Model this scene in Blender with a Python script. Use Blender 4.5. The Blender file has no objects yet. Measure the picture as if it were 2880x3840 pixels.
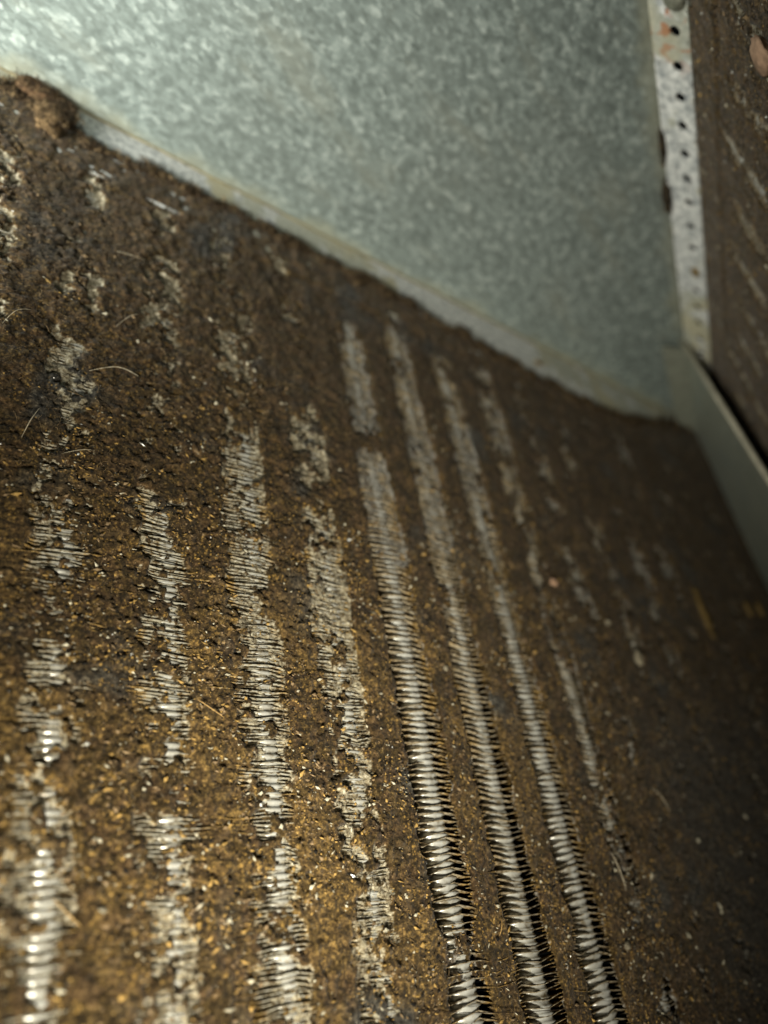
import bpy, bmesh, math, random
import numpy as np
from mathutils import Matrix, Vector

# ------------------------------------------------------------------ camera, light, exposure
SC = bpy.context.scene
COL = SC.collection
HALF = math.radians(14.652)          # half the opening angle between the two coil slabs

cam_d = bpy.data.cameras.new('camera')
cam = bpy.data.objects.new('camera', cam_d)
COL.objects.link(cam)
R = Matrix(((0.7833184, 0.4253746, 0.4532866),
            (-0.1577552, 0.8413611, -0.5169379),
            (-0.6012700, 0.3334187, 0.7261587)))
cam.matrix_world = Matrix.Translation((0.04453884, -0.26266739, 0.44897681)) @ R.to_4x4()
cam_d.sensor_fit = 'VERTICAL'
cam_d.sensor_height = 9.8
cam_d.sensor_width = 7.35
cam_d.lens = 2900 / 3840 * 9.8
cam_d.clip_start = 0.005
cam_d.clip_end = 20
cam_d.dof.use_dof = True
cam_d.dof.focus_distance = 0.190
cam_d.dof.aperture_fstop = 1.75
SC.camera = cam

world = bpy.data.worlds.new('World')
SC.world = world
world.use_nodes = True
bg = world.node_tree.nodes['Background']
bg.inputs[0].default_value = (0.85, 0.95, 0.86, 1)
bg.inputs[1].default_value = 0.003

def area(name, loc, target, size, power, colour, spread=math.pi):
    l = bpy.data.lights.new(name, 'AREA')
    l.shape = 'DISK'
    l.size = size
    l.energy = power
    l.color = colour
    l.spread = spread
    o = bpy.data.objects.new(name, l)
    COL.objects.link(o)
    o.location = loc
    o.rotation_euler = (Vector(target) - Vector(loc)).to_track_quat('-Z', 'Y').to_euler()
    return o

area('work_light', (0.010, -0.360, 0.437), (-0.070, -0.20, 0.290), 0.036, 0.235, (1.0, 0.915, 0.73), math.radians(78))
area('opening_light', (-0.088, -0.13, 0.555), (-0.062, 0.0, 0.41), 0.07, 0.44, (1.0, 0.985, 0.87), math.radians(88))

SC.view_settings.view_transform = 'Standard'
SC.view_settings.look = 'None'
SC.view_settings.gamma = 1
SC.view_settings.exposure = 0
SC.cycles.use_denoising = True
SC.cycles.max_bounces = 4
SC.cycles.diffuse_bounces = 2
SC.cycles.glossy_bounces = 2
SC.cycles.transmission_bounces = 0
SC.cycles.caustics_reflective = False
SC.cycles.use_adaptive_sampling = True
SC.cycles.adaptive_threshold = 0.03

# ------------------------------------------------------------------ helpers
rng = np.random.default_rng(7)
random.seed(7)

def lattice(seed):
    return np.random.default_rng(seed).random((256, 256)).astype(np.float32)

_L = {}
def vnoise(x, y, seed=0):
    if seed not in _L: _L[seed] = lattice(seed + 100)
    L = _L[seed]
    xi = np.floor(x).astype(int); yi = np.floor(y).astype(int)
    fx = x - xi; fy = y - yi
    fx = fx * fx * (3 - 2 * fx); fy = fy * fy * (3 - 2 * fy)
    a = L[xi & 255, yi & 255]; b = L[(xi + 1) & 255, yi & 255]
    c = L[xi & 255, (yi + 1) & 255]; d = L[(xi + 1) & 255, (yi + 1) & 255]
    return (a + (b - a) * fx) * (1 - fy) + (c + (d - c) * fx) * fy - 0.5      # -0.5 .. 0.5

def fbm(x, y, f, octaves=4, seed=0, gain=0.55):
    s = 0; a = 1; t = 0
    for k in range(octaves):
        s = s + a * vnoise(x * f + 17.3 * k, y * f + 5.1 * k, seed + k)
        t += a; a *= gain; f *= 2.07
    return s / t

def sstep(a, b, x):
    t = np.clip((x - a) / (b - a), 0, 1)
    return t * t * (3 - 2 * t)

def make_mesh(name, verts, faces, mats, smooth=True, fmat=None):
    """verts (n,3) array, faces (m,k) array of one face size."""
    me = bpy.data.meshes.new(name)
    v = np.asarray(verts, np.float32); f = np.asarray(faces, np.int32)
    k = f.shape[1]
    me.vertices.add(len(v)); me.vertices.foreach_set('co', v.ravel())
    me.loops.add(f.size); me.loops.foreach_set('vertex_index', f.ravel())
    me.polygons.add(len(f))
    me.polygons.foreach_set('loop_start', np.arange(0, f.size, k, dtype=np.int32))
    for m in mats: me.materials.append(m)
    if fmat is not None: me.polygons.foreach_set('material_index', np.asarray(fmat, np.int32))
    me.polygons.foreach_set('use_smooth', np.full(len(f), smooth))
    me.update(calc_edges=True)
    me.validate()
    return me

def link(name, data, parent=None, loc=(0, 0, 0), rot=None):
    o = bpy.data.objects.new(name, data)
    COL.objects.link(o)
    o.parent = parent
    o.location = loc
    if rot: o.rotation_euler = rot
    return o

def tag(o, label=None, cat=None, group=None, kind=None):
    if label: o['label'] = label
    if cat: o['category'] = cat
    if group: o['group'] = group
    if kind: o['kind'] = kind
    return o

def bm_mesh(name, bm, mats, smooth=False):
    me = bpy.data.meshes.new(name)
    bm.normal_update()
    bm.to_mesh(me); bm.free()
    for m in mats: me.materials.append(m)
    if smooth:
        for p in me.polygons: p.use_smooth = True
    return me

def sheet(name, loops, thick, normal, mats, bevel=0.0003):
    """closed sheet-metal solid from a flat outline"""
    bm = bmesh.new()
    vs = [bm.verts.new(p) for p in loops]
    f = bm.faces.new(vs)
    r = bmesh.ops.extrude_face_region(bm, geom=[f])
    n = Vector(normal) * thick
    for g in r['geom']:
        if isinstance(g, bmesh.types.BMVert): g.co += n
    bmesh.ops.recalc_face_normals(bm, faces=bm.faces)
    if bevel:
        bmesh.ops.bevel(bm, geom=bm.edges[:], offset=bevel, segments=2, affect='EDGES')
    return bm_mesh(name, bm, mats)

def tube_along(name, pts, rad, mat, sides=10, closed_ends=True):
    pts = [Vector(p) for p in pts]
    bm = bmesh.new(); rings = []
    for i, p in enumerate(pts):
        t = (pts[min(i + 1, len(pts) - 1)] - pts[max(i - 1, 0)]).normalized()
        s = t.cross(Vector((0.31, 0.57, 0.76))).normalized(); q = t.cross(s)
        rr = rad[i] if isinstance(rad, (list, tuple)) else rad
        rings.append([bm.verts.new(p + (s * math.cos(a) + q * math.sin(a)) * rr) for a in [2 * math.pi * k / sides for k in range(sides)]])
    for a, b in zip(rings, rings[1:]):
        for k in range(sides): bm.faces.new([a[k], a[(k + 1) % sides], b[(k + 1) % sides], b[k]])
    if closed_ends:
        bm.faces.new(rings[0]); bm.faces.new(rings[-1])
    bmesh.ops.recalc_face_normals(bm, faces=bm.faces)
    return bm_mesh(name, bm, [mat], True)
# ---- material helper
class Mat:
    def __init__(self, name, coord_obj=None):
        self.m = bpy.data.materials.new(name); self.m.use_nodes = True
        self.t = self.m.node_tree; self.n = self.t.nodes; self.l = self.t.links
        self.p = self.n['Principled BSDF']
        tc = self.n.new('ShaderNodeTexCoord')
        if coord_obj: tc.object = coord_obj
        self.co = tc.outputs['Object']
    def node(self, kind, ins=None, **props):
        n = self.n.new(kind)
        for k, v in props.items(): setattr(n, k, v)
        for k, v in (ins or {}).items(): self.put(n.inputs[k], v)
        return n
    def put(self, sock, v):
        if isinstance(v, bpy.types.NodeSocket): self.l.new(v, sock)
        else: sock.default_value = v
    def noise(self, scale, detail=3, rough=0.55, co=None, dist=0.0):
        return self.node('ShaderNodeTexNoise', {'Vector': co or self.co, 'Scale': scale, 'Detail': detail, 'Roughness': rough, 'Distortion': dist}).outputs[0]
    def voro(self, scale, out='Color', rnd=1.0, co=None):
        return self.node('ShaderNodeTexVoronoi', {'Vector': co or self.co, 'Scale': scale, 'Randomness': rnd}).outputs[out]
    def math(self, op, a, b=0.0, c=0.0):
        n = self.n.new('ShaderNodeMath'); n.operation = op
        self.put(n.inputs[0], a); self.put(n.inputs[1], b); self.put(n.inputs[2], c)
        return n.outputs[0]
    def ss(self, x, a, b):
        n = self.node('ShaderNodeMapRange', interpolation_type='SMOOTHSTEP')
        self.put(n.inputs[0], x); n.inputs[1].default_value = a; n.inputs[2].default_value = b
        return n.outputs[0]
    def mix(self, f, a, b):
        n = self.n.new('ShaderNodeMix'); n.data_type = 'RGBA'
        self.put(n.inputs[0], f)
        for s, v in ((n.inputs[6], a), (n.inputs[7], b)):
            self.put(s, v if isinstance(v, bpy.types.NodeSocket) else (*v, 1))
        return n.outputs[2]
    def mixf(self, f, a, b):
        n = self.n.new('ShaderNodeMix'); n.data_type = 'FLOAT'
        self.put(n.inputs[0], f); self.put(n.inputs[2], a); self.put(n.inputs[3], b)
        return n.outputs[0]
    def ramp(self, f, stops):
        n = self.n.new('ShaderNodeValToRGB'); self.put(n.inputs[0], f)
        e = n.color_ramp.elements
        while len(e) < len(stops): e.new(0.5)
        for q, (pos, c) in zip(e, stops): q.position = pos; q.color = (*c, 1)
        return n.outputs[0]
    def sep(self):
        return self.node('ShaderNodeSeparateXYZ', {0: self.co}).outputs
    def bump(self, h, strength, dist):
        b = self.node('ShaderNodeBump', {'Height': h, 'Strength': strength, 'Distance': dist})
        self.l.new(b.outputs[0], self.p.inputs['Normal'])
    def out(self, col=None, rough=None, metal=None, spec=None, sheen=None):
        for k, v in (('Base Color', col), ('Roughness', rough), ('Metallic', metal), ('Specular IOR Level', spec), ('Sheen Weight', sheen)):
            if v is not None:
                if k == 'Base Color' and not isinstance(v, bpy.types.NodeSocket): v = (*v, 1)
                self.put(self.p.inputs[k], v)
        return self.m

# ------------------------------------------------------------------ frames of the two slabs
sa, ca = math.sin(HALF), math.cos(HALF)
uL = Vector((-sa, 0, ca)); nL = Vector((ca, 0, sa))
uR = Vector((sa, 0, ca)); nR = Vector((-ca, 0, sa))
FL = Matrix((( uL.x, 0, nL.x, 0), (0, -1, 0, 0), (uL.z, 0, nL.z, 0), (0, 0, 0, 1)))
OFF = -0.010                                     # the right slab lies 10 mm behind the end plate's edge
oR = nR * OFF
FR = Matrix((( uR.x, 0, nR.x, oR.x), (0, 1, 0, 0), (uR.z, 0, nR.z, oR.z), (0, 0, 0, 1)))
SP = 0.0246                                      # tube spacing
U0L, U0R = 0.2512, 0.2400                        # a tube on either slab
PITCH = 0.00172                                  # fin spacing
SLAB = 0.445                                     # slab height along its face

slab_left = bpy.data.objects.new('coil_slab', None); COL.objects.link(slab_left); slab_left.matrix_world = FL
slab_right = bpy.data.objects.new('coil_slab', None); COL.objects.link(slab_right); slab_right.matrix_world = FR
for s in (slab_left, slab_right): s.empty_display_size = 0.02
tag(slab_left, 'large finned coil slab with pale tube stripes filling the lower left', 'cooling coil', 'two finned slabs of the coil')
tag(slab_right, 'narrow dark finned coil slab in the upper right corner behind the perforated flange', 'cooling coil', 'two finned slabs of the coil')

# ------------------------------------------------------------------ materials
def fin_material(name, root, u0):
    M = Mat(name, root)
    x, y, z = M.sep()
    fr = M.math('PINGPONG', M.math('SUBTRACT', x, u0 + 0.0012), SP / 2)   # distance to the tube line
    n1 = M.noise(170, 4, 0.6); n2 = M.noise(900, 3, 0.6)
    clean = M.ss(M.math('ADD', fr, M.math('MULTIPLY', M.math('SUBTRACT', n1, 0.5), 0.010)), 0.0074, 0.0044)
    speck = M.ss(n2, 0.60, 0.70)
    dirt = M.ramp(M.math('ADD', M.math('MULTIPLY', n1, 0.4), M.math('MULTIPLY', n2, 0.6)), [(0.32, (0.035, 0.023, 0.011)), (0.47, (0.12, 0.082, 0.038)), (0.57, (0.36, 0.235, 0.075)), (0.70, (0.55, 0.48, 0.33))])
    alu = M.ramp(n2, [(0.32, (0.22, 0.175, 0.105)), (0.47, (0.40, 0.375, 0.29)), (0.65, (0.58, 0.57, 0.50))])
    clean = M.math('MULTIPLY', clean, M.mixf(M.ss(x, 0.283, 0.296), 0.50, 1.0))
    f = M.math('MAXIMUM', M.math('MULTIPLY', clean, M.ss(n2, 0.36, 0.52)), M.math('MULTIPLY', speck, 0.75))
    M.bump(n2, 0.5, 0.0004)
    return M.out(M.mix(f, dirt, alu), M.mixf(f, 0.9, 0.45), M.mixf(f, 0.0, 0.15), M.mixf(f, 0.15, 0.5))

def tube_material(name, root):
    M = Mat(name, root)
    n1 = M.noise(260, 4, 0.6); n2 = M.noise(1300, 2, 0.5)
    col = M.ramp(n1, [(0.30, (0.17, 0.135, 0.08)), (0.42, (0.42, 0.42, 0.385)), (0.62, (0.58, 0.60, 0.58)), (0.75, (0.46, 0.41, 0.29))])
    M.bump(n2, 0.25, 0.0003)
    return M.out(col, M.mixf(n2, 0.20, 0.42), 0.25, 0.8)

def dust_material(name, root, greyness=1.0):
    M = Mat(name, root)
    x, y, z = M.sep()
    n0 = M.noise(38, 3, 0.55); n1 = M.noise(210, 4, 0.65); n2 = M.noise(950, 4, 0.75)
    dark = M.ramp(n2, [(0.36, (0.006, 0.004, 0.0014)), (0.50, (0.036, 0.0235, 0.0080)), (0.61, (0.110, 0.073, 0.026)), (0.72, (0.34, 0.235, 0.092))])
    red = M.ramp(n2, [(0.36, (0.013, 0.008, 0.0035)), (0.52, (0.070, 0.043, 0.019)), (0.72, (0.24, 0.155, 0.075))])
    grey = M.ramp(n2, [(0.36, (0.010, 0.010, 0.009)), (0.54, (0.048, 0.045, 0.038)), (0.72, (0.20, 0.19, 0.16))])
    c = M.mix(M.ss(n1, 0.44, 0.60), dark, red)
    c = M.mix(M.math('MULTIPLY', M.ss(M.noise(150, 4, 0.7, None, 0.5), 0.56, 0.70), 0.55), c, (0.155, 0.108, 0.055))
    g2 = M.math('MULTIPLY', M.ss(M.math('ADD', x, M.math('MULTIPLY', n1, 0.05)), 0.22, 0.17), M.ss(y, 0.16, 0.22))
    c = M.mix(M.math('MAXIMUM', M.math('MULTIPLY', M.ss(n0, 0.55, 0.70), greyness), M.math('MULTIPLY', g2, 0.8)), c, grey)
    och = M.math('MULTIPLY', M.ss(M.voro(1000, 'Distance'), 0.42, 0.20), M.ss(M.noise(120, 4, 0.7), 0.50, 0.60))
    c = M.mix(M.math('MULTIPLY', M.math('MULTIPLY', och, M.ss(y, 0.05, 0.16)), 0.65), c, (0.47, 0.29, 0.075))
    tanp = M.math('MULTIPLY', M.ss(M.noise(30, 3, 0.6), 0.46, 0.60), M.math('MULTIPLY', M.ss(y, 0.13, 0.21), M.ss(x, 0.20, 0.26)))
    c = M.mix(M.math('MULTIPLY', tanp, 0.55), c, M.ramp(n2, [(0.36, (0.025, 0.016, 0.006)), (0.53, (0.135, 0.088, 0.032)), (0.68, (0.50, 0.32, 0.095))]))
    thin = M.node('ShaderNodeAttribute', attribute_name='thin').outputs['Fac']
    pale = M.ramp(n2, [(0.34, (0.07, 0.052, 0.028)), (0.45, (0.24, 0.205, 0.135)), (0.56, (0.42, 0.39, 0.29)), (0.68, (0.62, 0.60, 0.50))])
    pale = M.mix(M.math('MULTIPLY', M.ss(x, 0.293, 0.287), 0.8 * greyness), pale, M.ramp(n2, [(0.36, (0.10, 0.10, 0.095)), (0.55, (0.27, 0.28, 0.28)), (0.72, (0.42, 0.43, 0.42))]))
    t = M.math('ADD', thin, M.math('ADD', M.math('MULTIPLY', M.math('SUBTRACT', n2, 0.5), 1.5), M.math('MULTIPLY', M.math('SUBTRACT', n1, 0.5), 0.9)))
    c = M.mix(M.math('MULTIPLY', M.ss(t, 0.38, 0.85), 0.85), c, pale)
    M.bump(n2, 1.0, 0.00042)
    return M.out(c, 0.95, 0.0, 0.15, 0.12)

def simple(name, col, rough=0.8, metal=0.0, var=0.35, scale=900):
    M = Mat(name)
    n = M.noise(scale, 3, 0.6)
    d = tuple(x * (1 - var) for x in col); b = tuple(min(1, x * (1 + var)) for x in col)
    M.bump(n, 0.5, 0.0004)
    return M.out(M.mix(M.ss(n, 0.3, 0.7), d, b), rough, metal, 0.25)

def galv_material(name):
    M = Mat(name)
    co = M.node('ShaderNodeMapping', {'Vector': M.co, 'Rotation': (0, 0.5, 0), 'Scale': (1, 1, 0.6)}).outputs[0]
    v = M.node('ShaderNodeTexVoronoi', {'Vector': co, 'Scale': 680.0}).outputs['Color']
    vs = M.node('ShaderNodeSeparateColor', {0: v}).outputs[0]
    n1 = M.noise(430, 4, 0.66, co, 0.0); n2 = M.noise(14, 3, 0.5); n3 = M.noise(1200, 2, 0.5)
    v2 = M.node('ShaderNodeSeparateColor', {0: M.node('ShaderNodeTexVoronoi', {'Vector': co, 'Scale': 430.0}).outputs['Color']}).outputs[1]
    s = M.math('ADD', M.math('MULTIPLY', vs, 0.26), M.math('ADD', M.math('MULTIPLY', n1, 0.56), M.math('MULTIPLY', v2, 0.18)))
    col = M.ramp(s, [(0.26, (0.18, 0.220, 0.212)), (0.46, (0.255, 0.308, 0.296)), (0.58, (0.325, 0.392, 0.38)), (0.74, (0.53, 0.61, 0.59))])
    x, y, z = M.sep()
    # dull yellowish film where dirt gathers along the two bent edges of the plate
    dl = M.math('ADD', M.math('MULTIPLY', x, ca), M.math('MULTIPLY', z, sa))
    dr = M.math('SUBTRACT', M.math('MULTIPLY', z, sa), M.math('MULTIPLY', x, ca))
    de = M.math('MINIMUM', dl, dr)
    film = M.ss(M.math('ADD', de, M.math('MULTIPLY', M.math('SUBTRACT', M.noise(60, 4), 0.5), 0.02)), 0.008, 0.0005)
    col = M.mix(M.math('MULTIPLY', film, 0.6), col, (0.42, 0.43, 0.33))
    col = M.mix(M.math('MULTIPLY', M.ss(n2, 0.45, 0.7), 0.3), col, (0.24, 0.27, 0.25))
    stain = M.noise(26, 5, 0.65, M.node('ShaderNodeMapping', {'Vector': M.co, 'Scale': (1.6, 1, 0.5)}).outputs[0])
    col = M.mix(M.math('MULTIPLY', M.ss(stain, 0.52, 0.66), 0.35), col, (0.36, 0.38, 0.32))
    M.bump(n1, 0.02, 0.0004)
    return M.out(col, M.mixf(s, 0.42, 0.62), 0.4)

def flange_material(name, root, rusty, bare):
    M = Mat(name, root)
    x, y, z = M.sep()
    n1 = M.noise(75, 4, 0.6); n2 = M.noise(420, 4, 0.65); n3 = M.noise(35, 3, 0.5)
    base = M.ramp(n2, [(0.35, (0.34, 0.36, 0.31)), (0.6, (0.48, 0.50, 0.44))])
    base = M.mix(M.math('MULTIPLY', M.ss(n3, 0.45, 0.6), 0.6), base, (0.50, 0.46, 0.30))
    white = M.ramp(n2, [(0.32, (0.24, 0.27, 0.30)), (0.46, (0.50, 0.53, 0.53)), (0.66, (0.86, 0.88, 0.87))])
    zone = None
    for lo, hi in bare:
        q = M.math('MULTIPLY', M.ss(x, lo - 0.012, lo + 0.006), M.ss(x, hi + 0.012, hi - 0.006))
        zone = q if zone is None else M.math('MAXIMUM', zone, q)
    c = M.mix(M.ss(M.math('ADD', n1, M.math('MULTIPLY', zone, 0.20)), 0.52, 0.60), base, white)
    c = M.mix(M.math('MULTIPLY', M.ss(M.noise(240, 4, 0.65), 0.60, 0.68), 0.8), c, (0.12, 0.13, 0.14))
    rust = M.math('MULTIPLY', M.ss(M.noise(190, 3, 0.6, None, 1.0), 0.55, 0.62), M.math('MULTIPLY', M.ss(x, 0.240, 0.262), rusty))
    c = M.mix(rust, c, (0.42, 0.14, 0.03))
    M.bump(n2, 0.3, 0.0006)
    return M.out(c, 0.7, 0.0, 0.3)

m_fin_L = fin_material('dusty_aluminium_fin_left', slab_left, U0L)
m_fin_R = fin_material('dusty_aluminium_fin_right', slab_right, U0R)
m_tube_L = tube_material('tube_metal_left', slab_left)
m_tube_R = tube_material('tube_metal_right', slab_right)
m_dust_L = dust_material('felted_dust_left', slab_left)
m_dust_R = dust_material('felted_dust_right', slab_right, 0.2)
m_galv = galv_material('galvanised_sheet')
m_flange = flange_material('corroded_flange_left', None, 0.0, [(0.150, 0.235), (0.335, 0.385)])
m_flange_R = flange_material('corroded_flange_right', None, 0.7, [(0.13, 0.245)])
m_fib = [simple('fibre_brown', (0.075, 0.05, 0.028)), simple('fibre_dark', (0.025, 0.018, 0.012)), simple('fibre_tan', (0.24, 0.17, 0.09))]
m_crumb = [simple('crumb_ochre', (0.40, 0.26, 0.085), 0.8), simple('crumb_tan', (0.24, 0.17, 0.095), 0.8),
           simple('crumb_pale', (0.52, 0.49, 0.38), 0.5), simple('crumb_white', (0.80, 0.82, 0.80), 0.25, 0.3, 0.1),
           simple('crumb_black', (0.012, 0.011, 0.010), 0.9)]

# ------------------------------------------------------------------ fins and tubes
def fin_mesh(name, seed, mat, sy, u0):
    r = np.random.default_rng(seed)
    seg = SP / 6
    n = int(SLAB / seg) + 1
    x = np.arange(n) * seg
    ph = (np.arange(n) % 4)
    zig = np.array([0, 1, 0, -1])[ph] * 0.00045 * (1 - 0.55 * sstep(0.275, 0.295, x))
    wob = fbm(x, np.full(n, seed * 3.1), 120, 3, 31) * 0.0011
    rag = fbm(x, np.full(n, seed * 9.7), 420, 2, 51) * 0.0007
    bent = fbm(x, np.full(n, seed * 0.0031), 200, 3, 71) * 0.0034
    dt = np.abs((x - u0 + SP / 2) % SP - SP / 2)                 # the tubes hold the fins straight
    bent = bent * (0.30 + 0.70 * sstep(0.004, 0.010, dt) + 0.5 * sstep(0.27, 0.30, x))
    th = 0.00017
    left = sstep(0.275, 0.295, x)
    bent = bent * (1 - 0.55 * left) + fbm(x, np.full(n, seed * 1.7), 900, 2, 91) * 0.0007
    V, F, base = [], [], 0
    def ribbon(profile, keep, dy0, drop):
        nonlocal base
        for (zz, dy) in profile:
            top = (zz == 0.0)
            V.append(np.stack([x, sy * (zig + wob * 0.5 + dy0 + (bent if top else 0) + dy), np.full(n, zz - drop) + (rag if top else 0)], 1))
        for k in range(len(profile) - 1):
            i = np.nonzero(keep)[0] + base + k * n
            F.append(np.stack([i, i + 1, i + 1 + n, i + n], 1))
        base += n * len(profile)
    ribbon([(-0.026, 0), (-0.0022, 0), (0.0, 0), (0.0, th), (-0.026, th)], np.ones(n - 1, bool), 0.0, 0.0)
    # lanced louvre half way to the next fin, absent where the tube passes
    ribbon([(-0.0045, 0), (0.0, 0), (0.0, th), (-0.0045, th)], (dt[:-1] > 0.0062) | (x[:-1] > 0.290), PITCH * 0.5, 0.0003)
    return make_mesh(name, np.concatenate(V), np.concatenate(F), [mat], smooth=False)

def tube_mesh(name, length, mat, sy, start):
    r0 = 0.0047; sides = 14
    n = int(length / PITCH)
    ys, rs = [], []
    for i in range(n):
        y0 = start + i * PITCH
        for t, k in ((0.0, 1.14), (0.22, 1.05), (0.50, 1.0), (0.80, 1.04)):
            ys.append(y0 + t * PITCH); rs.append(r0 * k)
    a = np.arange(sides) / sides * 2 * np.pi
    ys = np.array(ys); rs = np.array(rs)
    v = np.stack([rs[:, None] * np.cos(a), np.repeat(sy * ys[:, None], sides, 1), rs[:, None] * np.sin(a)], 2).reshape(-1, 3)
    i = np.arange(len(ys) - 1)[:, None] * sides; j = np.arange(sides)[None]; j2 = (j + 1) % sides
    f = np.stack([i + j, i + j2, i + sides + j2, i + sides + j], 2).reshape(-1, 4)
    return make_mesh(name, v, f, [mat], smooth=True)

def fill_slab(root, sy, wlen, u0, mf, mt, seed):
    r = random.Random(seed)
    n = int(wlen / PITCH)
    for i in range(n):                                       # every fin is bent its own way
        link('fin', fin_mesh('fin', seed * 7 + i, mf, sy, u0), root, (0, sy * (0.003 + i * PITCH + r.uniform(-0.00018, 0.00018)), r.uniform(-0.0004, 0.0001)))
    tm = tube_mesh('tube', wlen, mt, sy, 0.003)
    k0 = -int((u0 - 0.015) / SP); k1 = int((SLAB - 0.012 - u0) / SP)
    for k in range(k0, k1 + 1):
        link('tube', tm, root, (u0 + k * SP, 0, -0.0053))

fill_slab(slab_left, 1, 0.335, U0L, m_fin_L, m_tube_L, 11)
fill_slab(slab_right, -1, 0.20, U0R, m_fin_R, m_tube_R, 41)

# ------------------------------------------------------------------ galvanised end plate
plate = bpy.data.objects.new('end_plate', None); COL.objects.link(plate); plate.empty_display_size = 0.02
tag(plate, 'blurred grey green galvanised triangular sheet metal plate between the two coil slabs', 'metal plate')
TOP = 0.47
panel = link('panel', sheet('panel', [(0, 0, 0.004), tuple(uL * TOP), (0, 0, TOP * ca + 0.0), tuple(uR * TOP)], 0.0009, (0, 1, 0), [m_galv], 0.0), plate)

def hole_strip(name, origin, along, across, length, width, holes, hr, pos, thick, mat):
    """sheet-metal strip with round punched holes: along/across unit vectors, holes = distances along"""
    al, ac = Vector(along), Vector(across).normalized()
    nrm = al.cross(ac).normalized()
    bm = bmesh.new()
    def P(s, t): return bm.verts.new(Vector(origin) + al * s + ac * t)
    cuts = [0.0]
    for h in holes: cuts += [h - hr * 2.0, h + hr * 2.0]
    cuts.append(length)
    for a, b in zip(cuts[0::2], cuts[1::2]):
        if b > a: bm.faces.new([P(a, 0), P(b, 0), P(b, width), P(a, width)])
    for h in holes:
        a, b = h - hr * 2, h + hr * 2
        N = 20; ring = []; outer = []
        for k in range(N):
            t = 2 * math.pi * k / N + math.pi / 4
            c, s = math.cos(t), math.sin(t)
            ring.append(P(h + hr * c, pos + hr * s))
            m = max(abs(c), abs(s))
            qx, qy = c / m, s / m
            outer.append(P(h + qx * hr * 2, pos + (qy * (width - pos) if qy > 0 else qy * pos)))
        for k in range(N):
            bm.faces.new([ring[k], outer[k], outer[(k + 1) % N], ring[(k + 1) % N]])
    bmesh.ops.remove_doubles(bm, verts=bm.verts, dist=1e-6)
    r = bmesh.ops.extrude_face_region(bm, geom=bm.faces[:])
    for g in r['geom']:
        if isinstance(g, bmesh.types.BMVert): g.co -= nrm * thick
    bmesh.ops.recalc_face_normals(bm, faces=bm.faces)
    return bm_mesh(name, bm, [mat])

# flange lying on the left slab (local frame of that slab baked into world coordinates)
def fl(u, w, h): return FL @ Vector((u, w, h))
def frr(u, w, h): return FR @ Vector((u, -w, h - OFF))          # h measured from the plate's own edge
a0 = fl(0.004, 0.0002, 0.0012)
left_flange = link('flange', hole_strip('flange', (0, 0, 0), (1, 0, 0), (0, 1, 0), 0.455, 0.030, [0.05 + 0.0125 * k for k in range(31)], 0.0011, 0.0195, 0.0009, m_flange), plate)
left_flange.matrix_world = FL @ Matrix.Translation((0.004, 0.0002, 0.0012))
# flange leaning back onto the right slab, with its row of punched holes
alo = Vector((1, 0, 0)); 
hr_u = [0.1470, 0.1631, 0.1760, 0.1895, 0.2021, 0.2146, 0.2276, 0.2399, 0.2524, 0.2655, 0.2905, 0.303, 0.3155, 0.328]
rf = hole_strip('flange', (0.0, 0.0, 0.0), (1, 0, 0), (0, -1, 0), 0.455, 0.0150, [u - 0.004 for u in sorted([0.060, 0.0725, 0.085, 0.0975, 0.11, 0.1225, 0.1345] + hr_u)], 0.0021, 0.0094, 0.0008, m_flange_R)
right_flange = link('flange', rf, plate)
tilt = Matrix.Rotation(math.atan2(0.0087, 0.012), 4, 'X')       # leans away from the opening
yaw = Matrix.Rotation(0.0, 4, 'Y')
right_flange.matrix_world = FR @ Matrix.Translation((0.004, -0.0002, -OFF)) @ tilt @ yaw

# thin sealed seam along either fold
m_seam = simple('seam_sealant', (0.28, 0.25, 0.15), 0.7, 0.0, 0.3, 120)
for fr_, sgn, h0 in ((FL, 1, 0.0016), (FR, -1, -OFF + 0.0002)):
    pp = [Vector((0.02 + 0.0138 * k, sgn * 0.0006, h0 + 0.0002 * math.sin(k * 1.9))) for k in range(32)]
    q_ = []
    for p in pp: q_.append(fr_ @ p)
    link('seam', tube_along('seam', q_, 0.00034, m_seam, 6), panel)

# ------------------------------------------------------------------ baffle strip along the foot of the right slab
strip = bpy.data.objects.new('baffle_strip', None); COL.objects.link(strip); strip.empty_display_size = 0.02
tag(strip, 'bent grey sheet metal strip running from the plate corner to the right edge', 'metal strip')
m_strip = galv_material('galvanised_strip')
pts = [frr(-0.004, 0.001, 0.0015), frr(0.0914, 0.001, 0.0015), frr(0.1099, 0.060, 0.0015), frr(0.1246, 0.1074, 0.0015), frr(0.150, 0.19, 0.0015), frr(-0.004, 0.19, 0.0015)]
web = link('web', sheet('web', pts, 0.0008, -nR, [m_strip], 0.0), strip)
# rolled hem along its upper edge
m_hem = simple('bare_edge', (0.55, 0.52, 0.42), 0.5, 0.3, 0.2, 200)
link('hem', tube_along('hem', [frr(0.0914, 0.001, 0.0022), frr(0.1099, 0.060, 0.0022), frr(0.1246, 0.1074, 0.0022), frr(0.150, 0.19, 0.0022)], 0.0013, m_hem), web)
# tab folded onto the end plate
m_tab = simple('tab_metal', (0.28, 0.30, 0.25), 0.6, 0.2, 0.15, 150)
W = lambda r, b, y: (r, y, b)
tab = [W(0.0121, 0.1007, -0.0060), W(0.0216, 0.0879, -0.0060), W(0.0, 0.002, -0.0060), W(-0.0085, 0.012, -0.0060)]
link('tab', sheet('tab', tab, 0.0009, (0, -1, 0), [m_tab], 0.0), strip)

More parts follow.
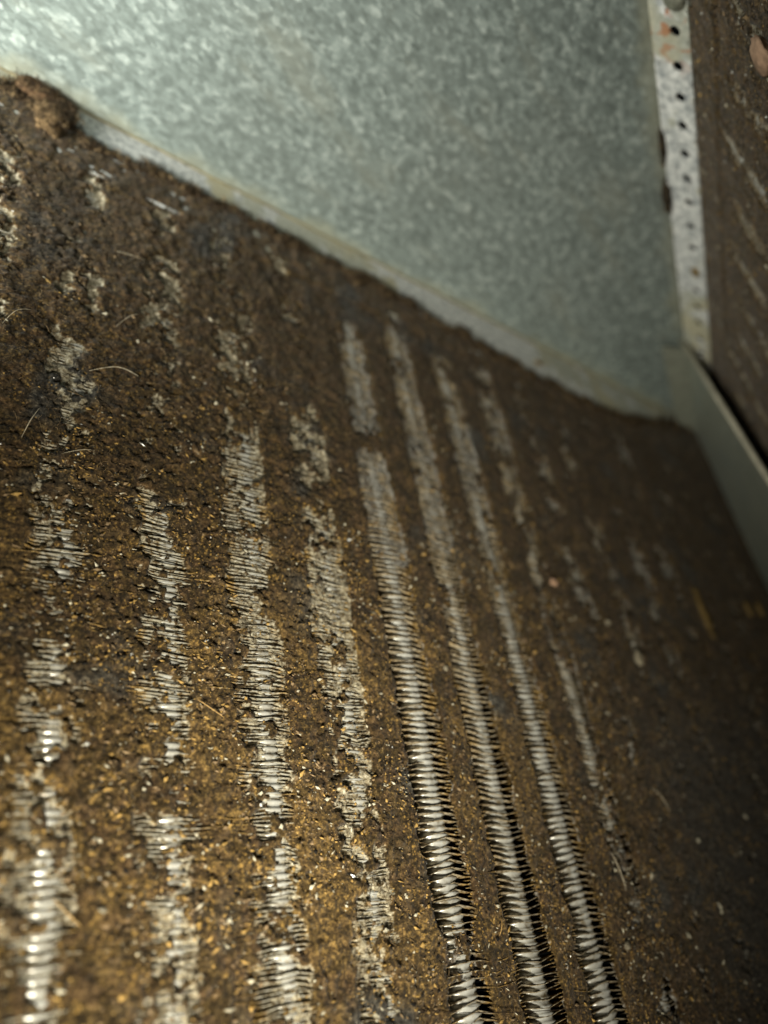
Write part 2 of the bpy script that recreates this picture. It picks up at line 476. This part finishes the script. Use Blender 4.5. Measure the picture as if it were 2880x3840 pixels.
# ------------------------------------------------------------------ felted dust on the slabs
OPEN = {                                   # how far the dust is worn away over each tube, along the slab
    -7: [(0, .1), (.3, .5)], -6: [(0, .1), (.15, .35), (.2, .5), (.33, .6)],
    -5: [(.05, .05), (.12, .15), (.15, .28), (.19, .35), (.21, .60), (.24, .75), (.33, .75)],
    -4: [(.05, .10), (.06, .22), (.10, .12), (.14, .25), (.16, .70), (.185, .65), (.20, .2), (.215, .22), (.235, .40), (.255, .08), (.33, .15)],
    -3: [(.06, .05), (.10, .25), (.115, .6), (.14, .75), (.165, .75), (.18, 1.), (.205, .95), (.215, .75), (.235, .65), (.245, .8), (.33, .75)],
    -2: [(.08, .05), (.105, .2), (.11, .55), (.12, .55), (.13, .3), (.15, .65), (.17, .85), (.195, .9), (.203, .5), (.215, .75), (.23, .5), (.25, .6), (.33, .65)],
    -1: [(.04, .0), (.055, .5), (.10, .5), (.105, .25), (.115, .75), (.14, .9), (.20, 1.), (.23, 1.), (.25, .95), (.256, .3), (.264, .35), (.27, 1.), (.33, 1.)],
    0: [(.02, .1), (.035, .5), (.09, .62), (.12, .45), (.15, .6), (.172, .45), (.185, .95), (.33, 1.)],
    1: [(.02, .2), (.05, .52), (.12, .62), (.16, .5), (.20, .75), (.23, .85), (.33, 1.)],
    2: [(.02, .2), (.04, .5), (.10, .45), (.15, .35), (.20, .42), (.23, .5), (.25, .2), (.33, .1)],
    3: [(.02, .15), (.08, .28), (.1, .36), (.15, .3), (.22, .15), (.33, .1)], 4: [(0, .1), (.1, .3), (.15, .36), (.2, .1)], 5: [(0, .1), (.12, .32), (.17, .3), (.2, .1)], 6: [(0, .1), (.12, .3), (.2, .1)],
}
def openness(u, w, u0, table, default=0.12):
    sh = np.where(u > 0.2905, 0.0018, 0.0008)
    k = np.round((u0 + sh - u) / SP).astype(int)
    du = np.abs(u - (u0 + sh - k * SP))
    o = np.full(u.shape, default)
    for kk, tb in table.items():
        m = k == kk
        o[m] = np.interp(w[m], [a for a, _ in tb], [b for _, b in tb])
    return o, du

EDGE_U = [0.0, 0.0186, 0.06, 0.098, 0.162, 0.22, 0.278, 0.351, 0.372, 0.392, 0.403, 0.45]
EDGE_W = [0.003, 0.0056, 0.020, 0.0287, 0.029, 0.022, 0.0161, 0.0159, 0.018, 0.011, 0.0085, 0.008]

def build_mat(name, frame, sy, u0, u_rng, w_rng, step, mat, table, edge, bias_fn, default, seed, narrow=0.0056, fill_upto=-2):
    us = np.arange(u_rng[0], u_rng[1], step); ws = np.arange(w_rng[0], w_rng[1], step)
    U, Wg = np.meshgrid(us, ws, indexing='ij')
    U = U + (rng.random(U.shape) - 0.5) * step * 0.6; Wg = Wg + (rng.random(U.shape) - 0.5) * step * 0.6
    o, du = openness(U, Wg, u0, table, default)
    o = o * sstep(0.030, 0.045, Wg)
    nz = fbm(U, Wg * 0.9, 210, 4, seed) * 1.5
    big = fbm(U, Wg, 40, 3, seed + 9)
    nr = narrow * 1.16 * (1 - 0.02 * sstep(0.285, 0.300, U))
    prof = 1 - sstep(nr * 0.6, nr * 1.4, du + nz * 0.0035)
    lft = sstep(0.285, 0.300, U)
    patch = fbm(U, Wg, 75, 4, seed + 44) * 1.5
    F = prof * o * (1 - 0.32 * lft) + nz * (0.60 + 0.45 * lft) * (0.25 + prof) + fbm(U, Wg * 1.2, 430, 3, seed + 61) * (0.5 + 1.3 * lft) * (0.15 + prof) + big * 0.30 - 0.06 + patch * (0.25 + 0.9 * lft) * (0.2 + 0.8 * prof)
    opened = sstep(0.22, 0.44, F)                             # 1 = bare
    e = np.interp(U, edge[0], edge[1]) + fbm(U, Wg, 130, 3, seed + 20) * 0.0090 + fbm(U, Wg, 380, 3, seed + 23) * 0.0075 + fbm(U, Wg, 900, 2, seed + 27) * 0.002
    inside = Wg > e
    rim = np.clip((Wg - e) / 0.0025, 0, 1)
    z = bias_fn(U, Wg) + big * 0.0016 + fbm(U, Wg, 330, 4, seed + 5) * 0.0013 + (rng.random(U.shape) - 0.5) * step * 0.9
    z = np.where(Wg < 0.034, np.maximum(z, 0.0016 + fbm(U, Wg, 330, 4, seed + 5) * 0.0016), z)
    soft = sstep(0.04, 0.50, F) * (Wg > 0.03)
    lft2 = sstep(0.25, 0.31, U) * sstep(0.05, 0.13, Wg)
    z = z - soft * np.where(U > 0.288, 0.0014, 0.0017) + 0.00022 * lft2 + lft2 * (fbm(U, Wg, 560, 3, seed + 33) * 0.0014 + fbm(U * 0.5, Wg, 1100, 2, seed + 35) * 0.0009)
    z = np.where(rim < 1, 0.0012 + (z - 0.0012) * np.sqrt(rim), z)
    kk = np.round((u0 - U) / SP)
    fill = (kk <= fill_upto) | (Wg < 0.135 + big * 0.08)      # there the fins stay packed with pale dust
    keep_v = ((opened < 0.72) | fill) & inside
    n, m = U.shape
    idx = np.arange(n * m).reshape(n, m)
    kq = keep_v[:-1, :-1] & keep_v[1:, :-1] & keep_v[1:, 1:] & keep_v[:-1, 1:]
    f = np.stack([idx[:-1, :-1][kq], idx[1:, :-1][kq], idx[1:, 1:][kq], idx[:-1, 1:][kq]], 1)
    used = np.zeros(n * m, bool); used[f.ravel()] = True
    remap = np.cumsum(used) - 1
    v = np.stack([U.ravel(), sy * Wg.ravel(), z.ravel()], 1)[used]
    me = make_mesh(name, v, remap[f], [mat], smooth=True)
    at = me.attributes.new('thin', 'FLOAT', 'POINT'); at.data.foreach_set('value', soft.ravel()[used].astype(np.float32))
    ob = link(name, me); ob.matrix_world = frame
    v2 = v.copy(); v2[:, 1] *= sy
    rimv = (np.abs(Wg - e) < 0.0022).ravel()[used]
    return ob, v2, rimv

def bias_left(u, w):
    low = sstep(0.26, 0.33, u) * sstep(0.09, 0.18, w)
    return 0.0009 - 0.0008 * low - 0.0006 * sstep(0.19, 0.24, u) * sstep(0.285, 0.27, u) * sstep(0.18, 0.25, w)

dust_L, vL, rimL = build_mat('dust_mat', FL, 1, U0L, (0.0, 0.44), (0.0, 0.330), 0.00050, m_dust_L, OPEN, (EDGE_U, EDGE_W), bias_left, 0.12, 3)
tag(dust_L, 'brown felted dust matted over the fins of the large left coil slab', 'dust', kind='stuff')
dust_R, vR, rimR = build_mat('dust_mat', FR, -1, U0R, (0.0, 0.44), (0.008, 0.20), 0.0007, m_dust_R, {k: [(0, .0), (.02, .12), (.05, .42), (.2, .42)] for k in range(-8, 9)},
                             ([0, .15, .45], [0.0125, 0.0125, 0.0125]), lambda u, w: 0.0006 + 0 * u, 0.4, 63, 0.004, 99)
tag(dust_R, 'dark brown dust matted over the narrow right coil slab', 'dust', kind='stuff')

# ------------------------------------------------------------------ loose fibres and crumbs in the dust (uncountable)
def fibres(name, frame, sy, base, n, length, rad, lift, mats, dirfn=None):
    pick = base[rng.integers(0, len(base), n)]
    ang = rng.random(n) * 2 * np.pi
    if dirfn is not None: ang = dirfn(n)
    L = length[0] + (length[1] - length[0]) * rng.random(n) ** 2
    K = 4
    t = np.linspace(0, 1, K)
    curl = (rng.random(n) - 0.5) * 2.2
    a = ang[:, None] + curl[:, None] * t
    sx = np.cumsum(np.cos(a), 1) * (L / K)[:, None]; sw = np.cumsum(np.sin(a), 1) * (L / K)[:, None]
    h = (lift[0] + (lift[1] - lift[0]) * rng.random(n))[:, None] * np.sin(t * np.pi * 0.9)[None] + 0.0001
    C = np.stack([pick[:, 0:1] + sx, pick[:, 1:2] + sw, pick[:, 2:3] + h], 2)        # n,K,3
    tan = np.gradient(C, axis=1); tan /= np.linalg.norm(tan, axis=2, keepdims=True) + 1e-9
    side = np.cross(tan, np.array([0.1, 0.2, 0.97])); side /= np.linalg.norm(side, axis=2, keepdims=True) + 1e-9
    up = np.cross(side, tan)
    rr = rad[0] + (rad[1] - rad[0]) * rng.random((n, 1, 1))
    ring = [C + rr * (side * math.cos(q) + up * math.sin(q)) for q in (0, 2.094, 4.189)]
    V = np.stack(ring, 2).reshape(n, K * 3, 3); V[:, :, 1] *= sy
    f = []
    for k in range(K - 1):
        for j in range(3):
            f.append([k * 3 + j, k * 3 + (j + 1) % 3, k * 3 + 3 + (j + 1) % 3, k * 3 + 3 + j])
    f = np.array(f)
    Fa = (f[None] + (np.arange(n) * K * 3)[:, None, None]).reshape(-1, 4)
    fm = np.repeat(rng.choice(len(mats), n, p=[0.5, 0.3, 0.2]), len(f))
    ob = link(name, make_mesh(name, V.reshape(-1, 3), Fa, mats, True, fm)); ob.matrix_world = frame
    return ob

fb = fibres('lint_fibres', FL, 1, vL[fbm(vL[:, 0], vL[:, 1], 60, 3, 120) > -0.02], 15000, (0.0010, 0.006), (0.00003, 0.00007), (0.0001, 0.0008), m_fib)
tag(fb, 'fine brown lint fibres lying over the dust of the left coil slab', 'lint', kind='stuff')
fe = fibres('lint_fringe', FL, 1, vL[rimL], 12000, (0.0012, 0.0060), (0.00007, 0.00016), (0.0, 0.0016), m_fib, lambda n: -np.pi / 2 + (rng.random(n) - 0.5) * 2.2)
tag(fe, 'furry brown fringe of lint creeping onto the left flange', 'lint', kind='stuff')
fr2 = fibres('lint_fibres', FR, -1, vR[vR[:, 1] < 0.12], 3000, (0.0015, 0.007), (0.00004, 0.00008), (0.0001, 0.0012), m_fib)
tag(fr2, 'fine dark lint fibres lying over the dust of the right coil slab', 'lint', kind='stuff')

OCT = np.array([(1, 0, 0), (-1, 0, 0), (0, 1, 0), (0, -1, 0), (0, 0, 1), (0, 0, -1)], float)
OCTF = np.array([(0, 2, 4), (2, 1, 4), (1, 3, 4), (3, 0, 4), (2, 0, 5), (1, 2, 5), (3, 1, 5), (0, 3, 5)])
def crumbs(name, frame, sy, base, n, size, mats, probs):
    pick = base[rng.integers(0, len(base), n)]
    s = size[0] + (size[1] - size[0]) * rng.random(n) ** 3
    V = OCT[None] * (0.55 + 0.9 * rng.random((n, 6, 1))) * s[:, None, None] * np.stack([0.9 + 1.1 * rng.random(n), 0.5 + 0.5 * rng.random(n), 0.35 + 0.3 * rng.random(n)], 1)[:, None]
    a = rng.normal(0, 0.6, n); c, q = np.cos(a)[:, None], np.sin(a)[:, None]
    V = np.stack([V[:, :, 0] * c - V[:, :, 1] * q, V[:, :, 0] * q + V[:, :, 1] * c, V[:, :, 2]], 2)
    tx = (rng.random(n) - 0.5)[:, None]; V[:, :, 2] += V[:, :, 1] * tx * 1.4
    V += (pick + np.array([0, 0, 0.0001]))[:, None]
    V[:, :, 1] *= sy
    Fa = (OCTF[None] + (np.arange(n) * 6)[:, None, None]).reshape(-1, 3)
    fm = np.repeat(rng.choice(len(mats), n, p=probs), 8)
    ob = link(name, make_mesh(name, V.reshape(-1, 3), Fa, mats, False, fm)); ob.matrix_world = frame
    return ob

dens = fbm(vL[:, 0], vL[:, 1], 70, 3, 88) + 0.25 * sstep(0.10, 0.22, vL[:, 1]) - 0.25 * sstep(0.22, 0.15, vL[:, 0])
sel = vL[(dens > 0.16) & (vL[:, 1] > 0.085)]
cr = crumbs('dust_crumbs', FL, 1, sel, 14000, (0.00010, 0.00060), m_crumb, [0.30, 0.36, 0.18, 0.01, 0.15])
tag(cr, 'ochre and pale grit caught in the dust of the left coil slab', 'grit', kind='stuff')
cr2 = crumbs('dust_crumbs', FL, 1, vL[vL[:, 1] > 0.05], 4500, (0.0001, 0.0006), m_crumb, [0.14, 0.50, 0.12, 0.01, 0.23])
tag(cr2, 'fine brown grit sprinkled over the whole left coil slab', 'grit', kind='stuff')
sel2 = vL[(vL[:, 1] > 0.14) & (vL[:, 0] > 0.19) & (vL[:, 0] < 0.40) & (fbm(vL[:, 0], vL[:, 1], 110, 3, 97) > 0.06)]
cr4 = crumbs('dust_crumbs', FL, 1, sel2, 9500, (0.00010, 0.00055), m_crumb, [0.44, 0.28, 0.12, 0.01, 0.15])
tag(cr4, 'golden grit clinging between the bright tubes of the left coil slab', 'grit', kind='stuff')
cr5 = crumbs('dust_crumbs', FL, 1, vL[(vL[:, 0] < 0.20) & (vL[:, 1] > 0.17)], 260, (0.0003, 0.0013), m_crumb, [0.06, 0.44, 0.46, 0.0, 0.04])
tag(cr5, 'pale specks scattered on the grey dust in the lower right', 'grit', kind='stuff')
cr3 = crumbs('dust_crumbs', FR, -1, vR[vR[:, 1] < 0.12], 5000, (0.00012, 0.0007), m_crumb, [0.10, 0.50, 0.20, 0.05, 0.15])
tag(cr3, 'brown grit caught in the dust of the right coil slab', 'grit', kind='stuff')

# ------------------------------------------------------------------ single hairs
from mathutils import noise as mnoise
def surf_z(u, w):
    d2 = (vL[:, 0] - u) ** 2 + (vL[:, 1] - w) ** 2
    i = int(np.argmin(d2))
    return float(vL[i, 2]) if d2[i] < 4e-6 else 0.0
m_hair = {'pale': simple('hair_pale', (0.52, 0.46, 0.34), 0.4), 'straw': simple('hair_straw', (0.45, 0.29, 0.11), 0.5), 'dark': simple('hair_dark', (0.03, 0.02, 0.014), 0.5)}
HAIRS = [
    ('pale', 0.00012, [(.3718, .1136), (.3647, .1101), (.3587, .1107)], 'pale curved hair in the middle of the upper left dust'),
    ('pale', 0.00009, [(.3657, .0629), (.3616, .0628), (.3565, .0616)], 'short pale hair nearest the flange on the upper left dust'),
    ('pale', 0.00011, [(.3866, .1409), (.3854, .1365), (.3834, .1312)], 'pale bent hair standing up at the left edge of the picture'),
    ('pale', 0.00009, [(.3940, .1079), (.3913, .1027), (.3876, .0996)], 'pale arched hair at the far left above the other hairs'),
    ('pale', 0.00008, [(.3773, .1430), (.3733, .1409), (.3704, .1397)], 'thin nearly level pale hair right of the bent hair at the left edge'),
    ('pale', 0.00008, [(.3658, .0955), (.3620, .0899), (.3589, .0867)], 'thin slanting pale hair between two others on the upper left dust'),
    ('straw', 0.00014, [(.3438, .2012), (.3406, .2032), (.3373, .2049)], 'straw coloured bristle left of the brightest fin stripe'),
    ('straw', 0.00012, [(.2620, .2524), (.2629, .2544), (.2637, .2564)], 'short upright straw bristle between two tubes near the bottom'),
    ('straw', 0.00014, [(.3732, .2395), (.3704, .2427), (.3679, .2451)], 'blurred straw bristle in the bottom left corner'),
    ('pale', 0.00013, [(.2099, .2391), (.2083, .2437), (.2072, .2500)], 'pale curved hair right of the rightmost bright tube'),
    ('pale', 0.00012, [(.1756, .2201), (.1737, .2236), (.1707, .2278)], 'short pale bristle on the dark dust at the right'),
    ('dark', 0.00013, [(.3339, .2005), (.3248, .1951), (.3119, .1925), (.3078, .1929)], 'dark strand of lint crossing the brightest fin stripe'),
    ('dark', 0.00009, [(.2979, .2675), (.2658, .2725), (.2257, .2764)], 'long thin dark hair stretched across the tubes at the bottom'),
]
for kind, rad, ps, lab in HAIRS:
    P3 = [Vector((u, w, surf_z(u, w) + 0.0006)) for u, w in ps]
    out = []
    for i in range(len(P3) - 1):
        p0 = P3[max(i - 1, 0)]; p1 = P3[i]; p2 = P3[i + 1]; p3 = P3[min(i + 2, len(P3) - 1)]
        for q in range(6):
            t = q / 6
            out.append(0.5 * ((2 * p1) + (p2 - p0) * t + (2 * p0 - 5 * p1 + 4 * p2 - p3) * t * t + (3 * p1 - p0 - 3 * p2 + p3) * t ** 3))
    out.append(P3[-1])
    for i, p in enumerate(out): p.z += 0.0007 * math.sin(math.pi * i / (len(out) - 1))
    rads = [rad * (1 - 0.6 * abs(2 * i / (len(out) - 1) - 1) ** 2) for i in range(len(out))]
    h = link('hair', tube_along('hair', out, rads, m_hair[kind], 6)); h.matrix_world = FL
    tag(h, lab, 'hair', 'single hairs caught on the coil')

# ------------------------------------------------------------------ lumps, flakes, screw
def lump(name, frame, loc, size, mat, label, cat, group=None, seed=0, rough=0.32, sub=4, fuzz=0):
    bm = bmesh.new()
    bmesh.ops.create_icosphere(bm, subdivisions=sub, radius=1)
    off = Vector((seed * 3.7, seed * 1.3, 0))
    for v in bm.verts:
        c = v.co.copy()
        k = 1 + rough * mnoise.noise(c * 1.3 + off) + rough * 0.6 * mnoise.noise(c * 3.4 + off) + rough * 0.35 * mnoise.noise(c * 8 + off)
        v.co = Vector((c.x * size[0], c.y * size[1], c.z * size[2])) * k
    o = link(name, bm_mesh(name, bm, [mat], sub > 2)); o.matrix_world = frame @ Matrix.Translation(loc)
    tag(o, label, cat, group)
    if fuzz:
        base = np.array([tuple(v.co) for v in o.data.vertices if v.co.z > -size[2] * 0.3], np.float32)
        f = fibres('fuzz', Matrix.Identity(4), 1, base, fuzz, (0.0008, 0.004), (0.00004, 0.00009), (0.0, 0.0015), m_fib)
        f.parent = o; f.matrix_parent_inverse = Matrix.Identity(4); f.matrix_basis = Matrix.Identity(4)
        f['kind'] = 'stuff'
    return o

m_clump_tan = simple('clump_tan', (0.15, 0.10, 0.05), 0.95, 0, 0.5, 500)
m_clump_red = simple('clump_red', (0.105, 0.062, 0.032), 0.95, 0, 0.5, 500)
m_clump_grey = simple('clump_grey', (0.075, 0.068, 0.052), 0.95, 0, 0.5, 500)
m_clump_dark = simple('clump_dark', (0.028, 0.022, 0.014), 0.95, 0, 0.5, 500)
m_pink = simple('flake_pink', (0.38, 0.25, 0.17), 0.8, 0, 0.25, 400)
m_palef = simple('flake_pale', (0.30, 0.27, 0.20), 0.7, 0, 0.25, 400)
m_yel = simple('flake_yellow', (0.17, 0.115, 0.04), 0.7, 0, 0.5, 400)

lump('dust_clump', FL, (.3884, .0150, .0025), (.0050, .0072, .0028), m_clump_tan, 'rounded tan dust clump lowest of the three at the upper left edge', 'dust clump', 'dust clumps on the left flange', 1, fuzz=500)
lump('dust_clump', FL, (.3925, .0045, .0020), (.0075, .0050, .0026), m_clump_red, 'reddish brown dust clump reaching up to the bent edge of the plate at left', 'dust clump', 'dust clumps on the left flange', 2, fuzz=500)
lump('dust_clump', FL, (.3838, .0090, .0020), (.0034, .0046, .0026), m_clump_grey, 'grey fuzzy dust clump sticking out over the white left flange', 'dust clump', 'dust clumps on the left flange', 3, fuzz=500)
lump('dirt_wad', FR, (.190, -.0005, .0112), (.0085, .0022, .0022), m_clump_dark, 'larger dark wad of dirt in the crease left of the punched holes', 'dirt', 'dark dirt in the right crease', 4, 0.35, fuzz=60)
lump('dirt_wad', FR, (.216, -.0005, .0108), (.0090, .0014, .0014), m_clump_dark, 'smaller dark smear of dirt higher up the crease left of the punched holes', 'dirt', 'dark dirt in the right crease', 5, 0.35, fuzz=40)
FLK = [
    ((.1971, .1448), (.0020, .0018, .0009), m_pink, 'pinkish round flake on dark dust right of the fading tube stripes'),
    ((.1556, .1702), (.0022, .0030, .0010), m_palef, 'pale oblong flake on the dark dust at the right'),
    ((.1706, .1575), (.0013, .0013, .0008), m_palef, 'small pale flake left of the oblong flake on the dark dust'),
    ((.0888, .1405), (.0030, .0130, .0010), m_yel, 'long ochre flake lying in the dark corner under the baffle strip'),
    ((.0418, .1319), (.0022, .0040, .0010), m_yel, 'yellow flake beside the baffle strip, left one of two'),
    ((.0278, .1298), (.0022, .0040, .0010), m_yel, 'yellow flake beside the baffle strip, right one of two'),
    ((.2627, .1854), (.0007, .0008, .0006), m_palef, 'tiny pale crumb between two bright tube stripes in the middle'),
    ((.1545, .0150), (.0022, .0014, .0008), m_yel, 'yellow brown crumb at the lower end of the white left flange'),
    ((.2142, .2637), (.0012, .0010, .0005), m_palef, 'pale flake right of the last tube near the bottom'),
]
for i, ((u, w), s, m, lab) in enumerate(FLK):
    lump('debris_flake', FL, (u, w, surf_z(u, w) + s[2] * 0.5 + (0.0012 if w < 0.02 else 0.0)), s, m, lab, 'flake', 'loose flakes on the coil', 20 + i, 0.5, 3)
lump('debris_flake', FR, (.2915, -.0705, .0020), (.0040, .0060, .0020), m_pink, 'pinkish lump at the top right corner on the narrow coil slab', 'flake', 'loose flakes on the coil', 31, 0.35, 3)
lump('debris_flake', right_flange.matrix_world.copy(), (.1430, -.0100, .0006), (.0035, .0020, .0007), m_yel, 'yellow rust coloured crumb below the row of punched holes', 'flake', 'loose flakes on the coil', 32, 0.4, 3)

# screw on the right flange, cut by the top of the frame
scr = bpy.data.objects.new('screw', None); COL.objects.link(scr)
scr.matrix_world = right_flange.matrix_world @ Matrix.Translation((0.2775 - 0.004, -0.0105, 0.0))
tag(scr, 'round dull screw head at the top of the perforated flange', 'screw')
m_screw = simple('screw_metal', (0.30, 0.31, 0.25), 0.5, 0.5, 0.35, 500)
bm = bmesh.new()
prof = [(0.0, .0030), (.0020, .0028), (.0034, .0020), (.0042, .0009), (.0044, .0), (.0056, .0), (.0058, -.0002)]
rings = []
for rr, zz in prof:
    rings.append([bm.verts.new((rr * math.cos(2 * math.pi * k / 20), rr * math.sin(2 * math.pi * k / 20), zz + 0.0004)) for k in range(20)])
for a, b in zip(rings, rings[1:]):
    for k in range(20): bm.faces.new([a[k], a[(k + 1) % 20], b[(k + 1) % 20], b[k]])
bmesh.ops.remove_doubles(bm, verts=bm.verts, dist=1e-6)
link('head', bm_mesh('head', bm, [m_screw], True), scr)
bm = bmesh.new()
bmesh.ops.create_cone(bm, cap_ends=True, segments=12, radius1=0.0018, radius2=0.0016, depth=0.010)
link('shank', bm_mesh('shank', bm, [m_screw], True), scr, (0, 0, -0.005))
